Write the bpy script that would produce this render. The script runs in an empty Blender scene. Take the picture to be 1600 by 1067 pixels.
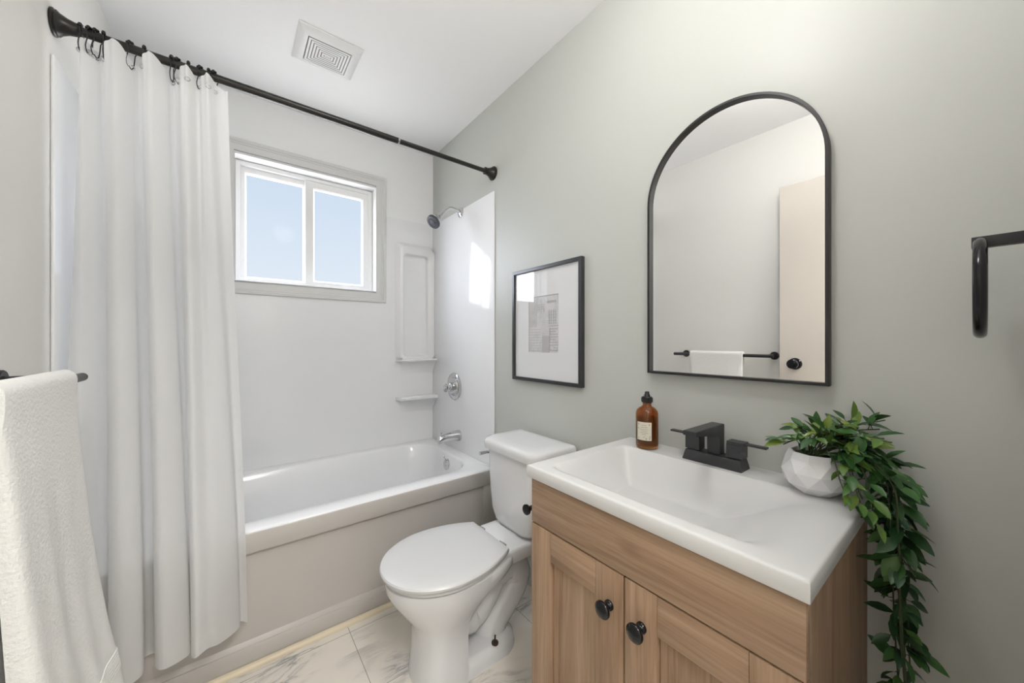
import bpy, bmesh, math, random
from mathutils import Vector, Matrix
random.seed(7)
sc = bpy.context.scene
COL = sc.collection
PI = math.pi

# ------------------------------------------------------------ camera, world, lamps, exposure
W = 1.524          # room width: left wall x=0, right wall x=W; window wall y=0
H = 2.460          # ceiling
YB = -2.42         # wall with the doorway the photographer stands in
cd = bpy.data.cameras.new('camera'); cam = bpy.data.objects.new('camera', cd); COL.objects.link(cam)
cam.location = (0.4054, -2.3598, 1.1614)
cam.rotation_euler = (PI / 2, 0, -math.radians(37.673))
cd.sensor_width = 36.0; cd.lens = 565.669 / 1600 * 36.0; cd.clip_start = 0.01
sc.camera = cam

wd = bpy.data.worlds.new('sky'); sc.world = wd; wd.use_nodes = True
nt = wd.node_tree; nt.nodes.clear()
wo = nt.nodes.new('ShaderNodeOutputWorld'); bg = nt.nodes.new('ShaderNodeBackground')
tc = nt.nodes.new('ShaderNodeTexCoord'); sx = nt.nodes.new('ShaderNodeSeparateXYZ')
def wramp(stops):
    r = nt.nodes.new('ShaderNodeValToRGB'); e = r.color_ramp.elements
    while len(e) < len(stops): e.new(0.5)
    for x, (p, c) in zip(e, stops): x.position = p; x.color = (*c, 1)
    return r
# blue sky that pales towards the horizon
nt.links.new(tc.outputs['Generated'], sx.inputs[0])
blue = wramp([(0.0, (0.82, 0.88, 0.95)), (0.5, (0.55, 0.69, 0.86))]); nt.links.new(sx.outputs['Z'], blue.inputs[0])
# bright cloud added all around the blue gap to light the room
dt = nt.nodes.new('ShaderNodeVectorMath'); dt.operation = 'DOT_PRODUCT'; dt.inputs[1].default_value = Vector((0.15, 0.93, 0.30)).normalized()
nt.links.new(tc.outputs['Generated'], dt.inputs[0])
gap = wramp([(0.74, (1, 1, 1)), (0.90, (0, 0, 0))]); nt.links.new(dt.outputs['Value'], gap.inputs[0])
FILL_CLOUD = 11.5
cm = nt.nodes.new('ShaderNodeMix'); cm.data_type = 'RGBA'; nt.links.new(gap.outputs[0], cm.inputs[0]); nt.links.new(blue.outputs[0], cm.inputs[6])
cm.inputs[7].default_value = (FILL_CLOUD * .90, FILL_CLOUD * .97, FILL_CLOUD * 1.09, 1)
# unseen sunlit ground below the horizon, made bright to light the room
gm = nt.nodes.new('ShaderNodeMix'); gm.data_type = 'RGBA'; gl = wramp([(0.0, (1, 1, 1)), (0.01, (0, 0, 0))]); ad = nt.nodes.new('ShaderNodeMath'); ad.operation = 'ADD'; ad.inputs[1].default_value = 0.03
nt.links.new(sx.outputs['Z'], ad.inputs[0]); nt.links.new(ad.outputs[0], gl.inputs[0]); nt.links.new(gl.outputs[0], gm.inputs[0]); nt.links.new(cm.outputs[2], gm.inputs[6])
gm.inputs[7].default_value = (5.8, 5.8, 5.8, 1)
nt.links.new(gm.outputs[2], bg.inputs[0]); bg.inputs[1].default_value = 1.0
nt.links.new(bg.outputs[0], wo.inputs[0])

FILL_LAMP_W = 38.0
HALL_FILL_W = 41.0
sc.view_settings.view_transform = 'Standard'; sc.view_settings.look = 'None'
sc.view_settings.exposure = 0.0; sc.view_settings.gamma = 1.0; sc.view_settings.use_curve_mapping = False

ld = bpy.data.lights.new('hall_fill_lamp', 'AREA'); ld.shape = 'RECTANGLE'; ld.size = 0.7; ld.size_y = 0.5  # area light added in the unseen hall to brighten the room
ld.energy = HALL_FILL_W; ld.color = (1.0, 0.985, 0.955)
lo = bpy.data.objects.new('hall_fill_lamp', ld); lo.location = (0.55, -3.15, H - 0.03); COL.objects.link(lo)

# ------------------------------------------------------------ materials
def mat(name, color=(0.8, 0.8, 0.8), rough=0.5, metal=0.0, spec=0.5, **kw):
    m = bpy.data.materials.new(name); m.use_nodes = True
    b = m.node_tree.nodes['Principled BSDF']
    b.inputs['Base Color'].default_value = (*color, 1)
    b.inputs['Roughness'].default_value = rough; b.inputs['Metallic'].default_value = metal
    b.inputs['Specular IOR Level'].default_value = spec
    for k, v in kw.items(): b.inputs[k.replace('_', ' ')].default_value = v
    return m
def N(m, t, **kw):
    n = m.node_tree.nodes.new(t)
    for k, v in kw.items():
        if hasattr(n, k) and not k[0].isupper(): setattr(n, k, v)
        else: n.inputs[k].default_value = v
    return n
def lk(m, a, b): m.node_tree.links.new(a, b)
def bsdf(m): return m.node_tree.nodes['Principled BSDF']
def bump(m, scale, strength, dist=0.001, detail=3):
    t = N(m, 'ShaderNodeTexCoord'); n = N(m, 'ShaderNodeTexNoise'); n.inputs['Scale'].default_value = scale
    n.inputs['Detail'].default_value = detail
    b = N(m, 'ShaderNodeBump'); b.inputs['Strength'].default_value = strength; b.inputs['Distance'].default_value = dist
    lk(m, t.outputs['Object'], n.inputs['Vector']); lk(m, n.outputs['Fac'], b.inputs['Height'])
    lk(m, b.outputs['Normal'], bsdf(m).inputs['Normal'])
def ramp(m, stops):
    r = N(m, 'ShaderNodeValToRGB'); e = r.color_ramp.elements
    while len(e) < len(stops): e.new(0.5)
    for x, (p, c) in zip(e, stops): x.position = p; x.color = (*c, 1)
    return r

M = {}
M['wall'] = mat('sage_grey_eggshell_paint', (0.515, 0.525, 0.495), 0.42, spec=0.4); bump(M['wall'], 90, 0.06)
M['wall_lit_pale'] = mat('wall_paint_lit_pale', (0.86, 0.865, 0.87), 0.5, spec=0.3); bump(M['wall_lit_pale'], 90, 0.06)  # same wall paint; the brighter light on this wall is in the colour
M['wall_lit_warm'] = mat('wall_paint_lit_warm', (0.82, 0.81, 0.78), 0.5, spec=0.3); bump(M['wall_lit_warm'], 90, 0.06)  # same wall paint again, with brighter, warmer light put into its colour
M['ceiling'] = mat('ceiling_paint', (0.93, 0.93, 0.935), 0.8, spec=0.2); bump(M['ceiling'], 60, 0.08)
M['trim'] = mat('grey_white_trim_paint', (0.68, 0.68, 0.675), 0.35)
M['vinyl'] = mat('white_vinyl', (0.82, 0.82, 0.82), 0.35)
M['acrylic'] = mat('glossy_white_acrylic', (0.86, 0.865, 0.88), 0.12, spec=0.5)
M['apron'] = mat('shaded_acrylic_apron', (0.50, 0.472, 0.444), 0.2, spec=0.5)  # tub acrylic darkened and warmed; the shade on the apron is in its colour
M['porcelain'] = mat('white_porcelain', (0.73, 0.735, 0.745), 0.1, spec=0.5)
M['seat'] = mat('white_seat_plastic', (0.655, 0.66, 0.67), 0.22, spec=0.5)
M['sink'] = mat('white_cultured_marble', (0.67, 0.67, 0.668), 0.25, spec=0.4)
M['chrome'] = mat('chrome', (0.62, 0.62, 0.63), 0.09, metal=1.0)
M['chrome_dark'] = mat('grey_nozzle_plate', (0.07, 0.075, 0.09), 0.35, metal=0.2)
M['black'] = mat('matte_black_metal', (0.012, 0.012, 0.014), 0.38, spec=0.5)
M['black_gloss'] = mat('glossy_black_enamel', (0.006, 0.006, 0.008), 0.14, spec=0.35)
M['faucet'] = mat('matte_black_faucet', (0.032, 0.033, 0.037), 0.42, spec=0.5)
M['frame'] = mat('black_satin_frame', (0.018, 0.019, 0.023), 0.28, spec=0.7)
M['bronze'] = mat('dark_bronze', (0.022, 0.020, 0.018), 0.3, metal=0.3)
M['mirror'] = mat('mirror_silver', (0.93, 0.93, 0.93), 0.0, metal=1.0)
M['paper'] = mat('white_mat_board', (0.80, 0.80, 0.82), 0.7, spec=0.2)
M['cream'] = mat('cream_quarter_round_paint', (0.66, 0.57, 0.42), 0.4)
M['door'] = mat('painted_door', (0.66, 0.61, 0.55), 0.45)
M['gap'] = mat('gap_shade_colour', (0.05, 0.04, 0.03), 0.8)
M['rust'] = mat('rusty_bolt', (0.04, 0.022, 0.014), 0.6)
M['plastic_black'] = mat('black_plastic', (0.015, 0.015, 0.018), 0.3)
M['pot'] = mat('white_faceted_ceramic', (0.82, 0.82, 0.84), 0.25)
M['soil'] = mat('dark_floral_foam', (0.03, 0.04, 0.02), 0.9)
M['vine'] = mat('green_brown_stem', (0.05, 0.07, 0.025), 0.6)
M['ink'] = mat('grey_ink', (0.30, 0.29, 0.28), 0.8)
M['fill_lamp_base'] = mat('white_fill_lamp_base', (0.8, 0.8, 0.78), 0.4)

# thin clear pane: mostly lets light straight through, a little mirror-like reflection
def pane_mat(name, tint=(1, 1, 1), ior=1.5):
    m = bpy.data.materials.new(name); m.use_nodes = True; n = m.node_tree; n.nodes.clear()
    o = n.nodes.new('ShaderNodeOutputMaterial'); mx = n.nodes.new('ShaderNodeMixShader')
    t = n.nodes.new('ShaderNodeBsdfTransparent'); g = n.nodes.new('ShaderNodeBsdfGlossy'); f = n.nodes.new('ShaderNodeFresnel')
    t.inputs[0].default_value = (*tint, 1); g.inputs['Roughness'].default_value = 0.0; 
    ge = n.nodes.new('ShaderNodeNewGeometry'); mr = n.nodes.new('ShaderNodeMapRange')
    mr.inputs['To Min'].default_value = ior; mr.inputs['To Max'].default_value = 1 / ior
    n.links.new(ge.outputs['Backfacing'], mr.inputs['Value']); n.links.new(mr.outputs[0], f.inputs[0])
    n.links.new(f.outputs[0], mx.inputs[0]); n.links.new(t.outputs[0], mx.inputs[1]); n.links.new(g.outputs[0], mx.inputs[2])
    n.links.new(mx.outputs[0], o.inputs[0]); return m
M['pane'] = pane_mat('window_glass', ior=1.05); M['picture_glass'] = pane_mat('picture_glass', ior=1.4)

def wood(name, axis):
    m = mat(name, (0.4, 0.27, 0.17), 0.45, spec=0.35)
    t = N(m, 'ShaderNodeTexCoord'); mp = N(m, 'ShaderNodeMapping')
    s = [16.0, 16.0, 16.0]; s[axis] = 1.1; mp.inputs['Scale'].default_value = s
    n1 = N(m, 'ShaderNodeTexNoise', Scale=1.6, Detail=5.0, Roughness=0.6, Distortion=0.7)
    s2 = [170.0, 170.0, 170.0]; s2[axis] = 5.0
    mp2 = N(m, 'ShaderNodeMapping'); mp2.inputs['Scale'].default_value = s2
    n2 = N(m, 'ShaderNodeTexNoise', Scale=1.0, Detail=3.0, Roughness=0.6)
    lk(m, t.outputs['Object'], mp.inputs[0]); lk(m, t.outputs['Object'], mp2.inputs[0])
    lk(m, mp.outputs[0], n1.inputs['Vector']); lk(m, mp2.outputs[0], n2.inputs['Vector'])
    r = ramp(m, [(0.24, (0.185, 0.112, 0.066)), (0.42, (0.325, 0.208, 0.130)), (0.56, (0.385, 0.258, 0.168)), (0.78, (0.47, 0.33, 0.225))])
    lk(m, n1.outputs['Fac'], r.inputs[0])
    r2 = ramp(m, [(0.3, (0.80, 0.78, 0.76)), (0.62, (1.03, 1.03, 1.03))]); lk(m, n2.outputs['Fac'], r2.inputs[0])
    mx = N(m, 'ShaderNodeMix', data_type='RGBA', blend_type='MULTIPLY'); mx.inputs[0].default_value = 1.0
    lk(m, r.outputs[0], mx.inputs[6]); lk(m, r2.outputs[0], mx.inputs[7])
    # a few knots
    mp3 = N(m, 'ShaderNodeMapping'); s3 = [7.0, 7.0, 7.0]; s3[axis] = 3.0; mp3.inputs['Scale'].default_value = s3
    v = N(m, 'ShaderNodeTexVoronoi', Scale=1.0); lk(m, t.outputs['Object'], mp3.inputs[0]); lk(m, mp3.outputs[0], v.inputs['Vector'])
    r3 = ramp(m, [(0.0, (0.55, 0.5, 0.45)), (0.13, (1, 1, 1))]); lk(m, v.outputs['Distance'], r3.inputs[0])
    mx2 = N(m, 'ShaderNodeMix', data_type='RGBA', blend_type='MULTIPLY'); mx2.inputs[0].default_value = 0.8
    lk(m, mx.outputs[2], mx2.inputs[6]); lk(m, r3.outputs[0], mx2.inputs[7])
    lk(m, mx2.outputs[2], bsdf(m).inputs['Base Color'])
    b = N(m, 'ShaderNodeBump', Strength=0.12, Distance=0.0006); lk(m, n2.outputs['Fac'], b.inputs['Height']); lk(m, b.outputs[0], bsdf(m).inputs['Normal'])
    return m
M['wood_v'] = wood('light_oak_vertical_grain', 2); M['wood_h'] = wood('light_oak_horizontal_grain', 1)

def floor_mat():
    m = mat('marble_look_vinyl_tile', (0.7, 0.66, 0.6), 0.28, spec=0.4)
    t = N(m, 'ShaderNodeTexCoord')
    rot = N(m, 'ShaderNodeMapping'); rot.inputs['Rotation'].default_value = (0, 0, math.radians(-32)); rot.inputs['Scale'].default_value = (2.2, 9.0, 1)
    lk(m, t.outputs['Object'], rot.inputs[0])
    n = N(m, 'ShaderNodeTexNoise', Scale=1.25, Detail=7.0, Roughness=0.62, Distortion=0.9); lk(m, rot.outputs[0], n.inputs['Vector'])
    veins = ramp(m, [(0.40, (0, 0, 0)), (0.47, (0.35, 0.35, 0.35)), (0.505, (1, 1, 1)), (0.53, (0.25, 0.25, 0.25)), (0.60, (0, 0, 0))])
    lk(m, n.outputs['Fac'], veins.inputs[0])
    n3 = N(m, 'ShaderNodeTexNoise', Scale=3.2, Detail=2.0); lk(m, t.outputs['Object'], n3.inputs['Vector'])
    patch = ramp(m, [(0.46, (0, 0, 0)), (0.60, (1, 1, 1))]); lk(m, n3.outputs['Fac'], patch.inputs[0])
    mul = N(m, 'ShaderNodeMath', operation='MULTIPLY'); lk(m, veins.outputs[0], mul.inputs[0]); lk(m, patch.outputs[0], mul.inputs[1])
    mx = N(m, 'ShaderNodeMix', data_type='RGBA'); mx.inputs[6].default_value = (0.76, 0.71, 0.64, 1); mx.inputs[7].default_value = (0.22, 0.225, 0.235, 1)
    lk(m, mul.outputs[0], mx.inputs[0])
    # grout: lines every 0.605 m in x and 0.305 m in y
    sep = N(m, 'ShaderNodeSeparateXYZ'); lk(m, t.outputs['Object'], sep.inputs[0])
    def line(out, off, per):
        a = N(m, 'ShaderNodeMath', operation='SUBTRACT'); lk(m, out, a.inputs[0]); a.inputs[1].default_value = off
        p = N(m, 'ShaderNodeMath', operation='PINGPONG'); lk(m, a.outputs[0], p.inputs[0]); p.inputs[1].default_value = per / 2
        l = N(m, 'ShaderNodeMath', operation='LESS_THAN'); lk(m, p.outputs[0], l.inputs[0]); l.inputs[1].default_value = 0.0011
        return l
    l1 = line(sep.outputs['X'], 0.62, 0.605); l2 = line(sep.outputs['Y'], -1.33, 0.305)
    mm = N(m, 'ShaderNodeMath', operation='MAXIMUM'); lk(m, l1.outputs[0], mm.inputs[0]); lk(m, l2.outputs[0], mm.inputs[1])
    mx2 = N(m, 'ShaderNodeMix', data_type='RGBA'); mx2.inputs[7].default_value = (0.28, 0.26, 0.24, 1)
    lk(m, mm.outputs[0], mx2.inputs[0]); lk(m, mx.outputs[2], mx2.inputs[6])
    lk(m, mx2.outputs[2], bsdf(m).inputs['Base Color'])
    return m
M['floor'] = floor_mat()

def cloth(name, color, transl, rough_bump=None):
    m = bpy.data.materials.new(name); m.use_nodes = True; n = m.node_tree; n.nodes.clear()
    o = n.nodes.new('ShaderNodeOutputMaterial'); mx = n.nodes.new('ShaderNodeMixShader'); mx.inputs[0].default_value = transl
    d = n.nodes.new('ShaderNodeBsdfDiffuse'); t = n.nodes.new('ShaderNodeBsdfTranslucent')
    d.inputs[0].default_value = (*color, 1); t.inputs[0].default_value = (*color, 1)
    if rough_bump:
        c = n.nodes.new('ShaderNodeTexCoord'); nz = n.nodes.new('ShaderNodeTexNoise'); nz.inputs['Scale'].default_value = rough_bump[0]; nz.inputs['Detail'].default_value = 4
        b = n.nodes.new('ShaderNodeBump'); b.inputs['Strength'].default_value = rough_bump[1]; b.inputs['Distance'].default_value = 0.003
        n.links.new(c.outputs['Object'], nz.inputs['Vector']); n.links.new(nz.outputs['Fac'], b.inputs['Height']); n.links.new(b.outputs[0], d.inputs['Normal'])
    n.links.new(d.outputs[0], mx.inputs[1]); n.links.new(t.outputs[0], mx.inputs[2]); n.links.new(mx.outputs[0], o.inputs[0]); return m
M['curtain'] = cloth('white_curtain_fabric', (0.88, 0.88, 0.875), 0.5, (350, 0.15))
M['towel'] = cloth('white_terry_towel', (0.78, 0.775, 0.755), 0.0, (160, 0.7))
M['towel_band'] = cloth('white_towel_band', (0.80, 0.79, 0.76), 0.0)

def leaf_mat():
    m = mat('glossy_green_leaf', (0.05, 0.13, 0.03), 0.38, spec=0.4)
    at = N(m, 'ShaderNodeAttribute'); at.attribute_name = 'tone'
    r = ramp(m, [(0.0, (0.016, 0.055, 0.020)), (0.5, (0.040, 0.115, 0.026)), (0.8, (0.11, 0.20, 0.035)), (1.0, (0.20, 0.27, 0.05))])
    lk(m, at.outputs['Fac'], r.inputs[0]); lk(m, r.outputs[0], bsdf(m).inputs['Base Color']); return m
M['leaf'] = leaf_mat()
M['amber'] = mat('amber_glass', (0.62, 0.25, 0.045), 0.03, spec=0.5, Transmission_Weight=0.93, IOR=1.45)
M['liquid'] = mat('dark_amber_soap', (0.20, 0.06, 0.012), 0.08, Transmission_Weight=0.75, IOR=1.34)
M['label'] = mat('cream_paper_label', (0.66, 0.62, 0.50), 0.7)
M['label_edge'] = mat('white_label_edge', (0.75, 0.73, 0.66), 0.7)
def emit(name, col, s):
    m = bpy.data.materials.new(name); m.use_nodes = True; b = bsdf(m)
    b.inputs['Base Color'].default_value = (*col, 1); b.inputs['Emission Color'].default_value = (*col, 1); b.inputs['Emission Strength'].default_value = s
    return m
M['fill_lamp_glass'] = emit('lit_fill_lamp_glass', (1.0, 0.985, 0.955), FILL_LAMP_W)

# ------------------------------------------------------------ helpers
ROOT = {}
def BM(): return bmesh.new()
def finish(name, bm, m, loc, parent=None, smooth=35, extra=()):
    bmesh.ops.recalc_face_normals(bm, faces=bm.faces)
    me = bpy.data.meshes.new(name); bmesh.ops.translate(bm, verts=bm.verts, vec=-Vector(loc)); bm.to_mesh(me); bm.free()
    o = bpy.data.objects.new(name, me); COL.objects.link(o); me.materials.append(m)
    for e in extra: me.materials.append(e)
    if smooth:
        for p in me.polygons: p.use_smooth = True
        me.set_sharp_from_angle(angle=math.radians(smooth))
    o.parent = parent
    return o
def obj(name, bm, m, parent, smooth=35, label=None, extra=()):
    o = finish(name, bm, m, ROOT[parent.name], parent, smooth, extra); ROOT[o.name] = ROOT[parent.name]
    if label: o['label'] = label
    return o
def solo(name, bm, m, label=None, cat=None, kind=None, group=None, smooth=35, extra=()):
    v = [x.co for x in bm.verts]
    loc = Vector(((min(a.x for a in v) + max(a.x for a in v)) / 2, (min(a.y for a in v) + max(a.y for a in v)) / 2, min(a.z for a in v)))
    o = finish(name, bm, m, loc, None, smooth, extra); o.location = loc; ROOT[o.name] = loc
    tag(o, label, cat, kind, group); return o
def tag(o, label=None, cat=None, kind=None, group=None):
    if label: o['label'] = label
    if cat: o['category'] = cat
    if kind: o['kind'] = kind
    if group: o['group'] = group
def thing(name, loc, label, cat, kind=None, group=None):
    o = bpy.data.objects.new(name, None); COL.objects.link(o); o.location = loc; o.empty_display_size = 0.05
    ROOT[o.name] = Vector(loc); tag(o, label, cat, kind, group); return o
def merge(bm, t):
    me = bpy.data.meshes.new('t'); t.to_mesh(me); t.free(); bm.from_mesh(me); bpy.data.meshes.remove(me); return bm
def box(bm, x0, x1, y0, y1, z0, z1, bev=0.0, seg=2, mtx=None):
    t = bmesh.new(); bmesh.ops.create_cube(t, size=1.0)
    for v in t.verts:
        v.co = Vector((x0 + (v.co.x + .5) * (x1 - x0), y0 + (v.co.y + .5) * (y1 - y0), z0 + (v.co.z + .5) * (z1 - z0)))
    if bev: bmesh.ops.bevel(t, geom=t.edges[:], offset=bev, segments=seg, affect='EDGES', profile=0.5)
    if mtx: bmesh.ops.transform(t, matrix=mtx, verts=t.verts)
    return merge(bm, t)
def basis(d):
    d = Vector(d).normalized(); u = d.orthogonal().normalized()
    if abs(d.z) < 0.95: u = Vector((0, 0, 1)).cross(d).normalized()
    return d, u, d.cross(u)
def ring(bm, c, u, v, r, n=20): return [bm.verts.new(Vector(c) + u * (r * math.cos(2 * PI * i / n)) + v * (r * math.sin(2 * PI * i / n))) for i in range(n)]
def skin(bm, A, B, closed=True):
    n = len(A)
    for i in range(n if closed else n - 1):
        j = (i + 1) % n
        try: bm.faces.new((A[i], A[j], B[j], B[i]))
        except ValueError: pass
def lathe(bm, prof, o, d, n=28, cap0=True, cap1=True):
    """prof = [(distance along d, radius)]"""
    d, u, v = basis(d); o = Vector(o); R = [ring(bm, o + d * a, u, v, max(r, 1e-5), n) for a, r in prof]
    for a, b in zip(R, R[1:]): skin(bm, a, b)
    if cap0: bm.faces.new(R[0])
    if cap1: bm.faces.new(R[-1])
    return bm
def cyl(bm, a, b, r0, r1=None, n=20): return lathe(bm, [(0, r0), ((Vector(b) - Vector(a)).length, r0 if r1 is None else r1)], a, Vector(b) - Vector(a), n)
def smooth_path(pts, k=6):
    pts = [Vector(p) for p in pts]; out = []
    for i in range(len(pts) - 1):
        p0 = pts[max(i - 1, 0)]; p1 = pts[i]; p2 = pts[i + 1]; p3 = pts[min(i + 2, len(pts) - 1)]
        for s in range(k):
            t = s / k
            out.append(0.5 * ((2 * p1) + (p2 - p0) * t + (2 * p0 - 5 * p1 + 4 * p2 - p3) * t * t + (3 * p1 - p0 - 3 * p2 + p3) * t ** 3))
    out.append(pts[-1]); return out
def tube(bm, path, r, n=12, closed=False):
    path = [Vector(p) for p in path]; R = []; pu = None; L = len(path)
    for i, p in enumerate(path):
        d = (path[(i + 1) % L] - path[i - 1]) if closed else (path[min(i + 1, L - 1)] - path[max(i - 1, 0)])
        d.normalize()
        if pu is None: pu = basis(d)[1]
        u = (pu - d * pu.dot(d)).normalized(); v = d.cross(u); pu = u
        R.append(ring(bm, p, u, v, r[i] if isinstance(r, (list, tuple)) else r, n))
    for a, b in zip(R, R[1:]): skin(bm, a, b)
    if closed: skin(bm, R[-1], R[0])
    else: bm.faces.new(R[0]); bm.faces.new(R[-1])
    return bm
def loft(bm, loops, cap0=True, cap1=True):
    R = [[bm.verts.new(p) for p in l] for l in loops]
    for a, b in zip(R, R[1:]): skin(bm, a, b)
    if cap0: bm.faces.new(R[0])
    if cap1: bm.faces.new(R[-1])
    return bm
def sphere(bm, c, r, su=14, sv=10, sc3=(1, 1, 1)):
    t = bmesh.new(); bmesh.ops.create_uvsphere(t, u_segments=su, v_segments=sv, radius=r)
    for v in t.verts: v.co = Vector((v.co.x * sc3[0], v.co.y * sc3[1], v.co.z * sc3[2])) + Vector(c)
    return merge(bm, t)
def sstep(a, b, x):
    if a == b: return float(x >= a)
    t = min(1, max(0, (x - a) / (b - a))); return t * t * (3 - 2 * t)
def lerp(a, b, t): return a + (b - a) * t
def wall_hole(bm, u0, u1, v0, v1, holes, mk, t):
    """slab with rectangular holes; mk(u, v, w) -> point, w in {0, t}"""
    us = sorted({u0, u1, *[h[0] for h in holes], *[h[1] for h in holes]}); vs = sorted({v0, v1, *[h[2] for h in holes], *[h[3] for h in holes]})
    solid = lambda i, j: 0 <= i < len(us) - 1 and 0 <= j < len(vs) - 1 and not any(h[0] <= (us[i] + us[i + 1]) / 2 <= h[1] and h[2] <= (vs[j] + vs[j + 1]) / 2 <= h[3] for h in holes)
    cache = {}
    def V(i, j, w):
        if (i, j, w) not in cache: cache[(i, j, w)] = bm.verts.new(mk(us[i], vs[j], w))
        return cache[(i, j, w)]
    for i in range(len(us) - 1):
        for j in range(len(vs) - 1):
            if not solid(i, j): continue
            for w in (0, t): bm.faces.new((V(i, j, w), V(i + 1, j, w), V(i + 1, j + 1, w), V(i, j + 1, w)))
            for (di, dj, a, b) in ((-1, 0, (i, j), (i, j + 1)), (1, 0, (i + 1, j), (i + 1, j + 1)), (0, -1, (i, j), (i + 1, j)), (0, 1, (i, j + 1), (i + 1, j + 1))):
                if not solid(i + di, j + dj): bm.faces.new((V(*a, 0), V(*b, 0), V(*b, t), V(*a, t)))
    return bm
def frame4(bm, u0, u1, v0, v1, prof, mk):
    """mitred frame: prof = [(inset from the outer edge, depth w)] closed outline; mk(u, v, w) -> point"""
    C = [(u0, v0, 1, 1), (u1, v0, -1, 1), (u1, v1, -1, -1), (u0, v1, 1, -1)]
    R = [[bm.verts.new(mk(u + a * i, v + b * i, w)) for i, w in prof] for u, v, a, b in C]
    for k in range(4): skin(bm, R[k], R[(k + 1) % 4])
    return bm

# ------------------------------------------------------------ room shell
YH = -3.9
solo('floor', box(BM(), -0.14, W + 0.14, YH - .1, 0.14, -0.10, 0.0), M['floor'], 'marble look tile floor with grey veins', kind='structure', smooth=0)
solo('ceiling', box(BM(), -0.14, W + 0.14, YH - .1, 0.14, H, H + 0.1), M['ceiling'], 'white ceiling', kind='structure', smooth=0)
solo('wall_left', box(BM(), -0.12, 0.0, YH, 0.0, 0.0, H), M['wall_lit_warm'], 'wall on the left, warm light painted in as beige', kind='structure', smooth=0)
solo('wall_right', box(BM(), W, W + 0.12, YH, 0.0, 0.0, H), M['wall'], 'sage grey wall on the right', kind='structure', smooth=0)
WX0, WX1, WZ0, WZ1 = 0.412, 1.130, 1.476, 2.138
solo('wall_window', wall_hole(BM(), -0.12, W + 0.12, 0.0, H, [(WX0, WX1, WZ0, WZ1)], lambda u, v, w: (u, w, v), 0.13), M['wall_lit_pale'], 'wall with the window, brighter light painted in as pale grey', kind='structure', smooth=0)
DX0, DX1 = 0.05, 0.85
solo('wall_doorway', wall_hole(BM(), 0.0, W, 0.0, H, [(DX0, DX1, 0.0, 2.09)], lambda u, v, w: (u, YB - w, v), 0.11), M['wall_lit_warm'], 'wall with the doorway', kind='structure', smooth=0)
solo('wall_hall', box(BM(), -0.12, W + 0.12, YH - .1, YH, 0.0, H), M['wall_lit_warm'], 'hall wall beyond the doorway', kind='structure', smooth=0)
# cream quarter round along the tub
bm = BM(); r = 0.017; arc = [(-0.7705, 0.0)] + [(-0.7705 - r * math.sin(a), r * math.cos(a)) for a in [i * PI / 12 for i in range(7)]]
loft(bm, [[(0.0, y, z) for y, z in arc], [(W, y, z) for y, z in arc]]); solo('trim_1', bm, M['cream'], 'cream quarter round strip along the foot of the tub', kind='structure')

# window: casing, jamb, vinyl frame, two sashes with panes
win = thing('window_1', (0.771, 0, WZ0), 'white sliding window with two panes above the tub', None, kind='structure')
bm = BM(); frame4(bm, 0.352, 1.190, 1.409, 2.212, [(0, 0), (0, -.017), (.004, -.020), (.016, -.020), (.019, -.0165), (.026, -.0165), (.029, -.014), (.054, -.011), (.0605, -.011), (.0605, 0)], lambda u, v, w: (u, w, v))
obj('casing', bm, M['trim'], win, 30)
bm = BM(); frame4(bm, WX0 - .0005, WX1 + .0005, WZ0 - .0005, WZ1 + .0005, [(0, -.010), (0, .125), (.004, .125), (.004, -.012)], lambda u, v, w: (u, w, v)); obj('jamb_liner', bm, M['vinyl'], win)
bm = BM(); frame4(bm, WX0 + .003, WX1 - .003, WZ0 + .003, WZ1 - .003, [(0, .062), (0, .122), (.030, .122), (.030, .108), (.024, .100), (.024, .062), (.018, .058), (.004, .058)], lambda u, v, w: (u, w, v)); obj('window_frame', bm, M['vinyl'], win)
def sash(x0, x1, z0, z1, gx0, gx1, gz0, gz1, y0, y1):
    bm = BM(); us = [(x0, z0), (x1, z0), (x1, z1), (x0, z1)]; gs = [(gx0, gz0), (gx1, gz0), (gx1, gz1), (gx0, gz1)]
    R = []
    for (a, b), (c, d) in zip(us, gs):
        sx_ = 1 if c > a else -1; sz_ = 1 if d > b else -1
        R.append([bm.verts.new(p) for p in ((a, y1, b), (a, y0 + .003, b), (a + .003 * sx_, y0, b + .003 * sz_), (c - .008 * sx_, y0, d - .008 * sz_), (c, y0 + .009, d), (c, y1, d))])
    for k in range(4): skin(bm, R[k], R[(k + 1) % 4])
    s = obj('sash', bm, M['vinyl'], win, 30)
    bm = BM(); box(bm, gx0 - .004, gx1 + .004, (y0 + y1) / 2 - .002, (y0 + y1) / 2 + .002, gz0 - .004, gz1 + .004); obj('pane', bm, M['pane'], s, 0)
    return s
sash(0.432, 0.770, 1.497, 2.114, 0.466, 0.736, 1.517, 2.076, 0.086, 0.106)
s2 = sash(0.742, 1.108, 1.497, 2.112, 0.793, 1.062, 1.524, 2.066, 0.064, 0.083)
bm = BM(); box(bm, 0.441, 0.500, 0.070, 0.087, 1.490, 1.506, 0.003); lt = obj('window_latch', bm, M['vinyl'], win)
bm = BM(); cyl(bm, (0.452, 0.072, 1.499), (0.452, 0.0685, 1.499), 0.003, n=10); cyl(bm, (0.492, 0.072, 1.499), (0.492, 0.0685, 1.499), 0.0035, n=10); obj('screw', bm, M['ink'], lt, label='two dark screw heads')

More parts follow.
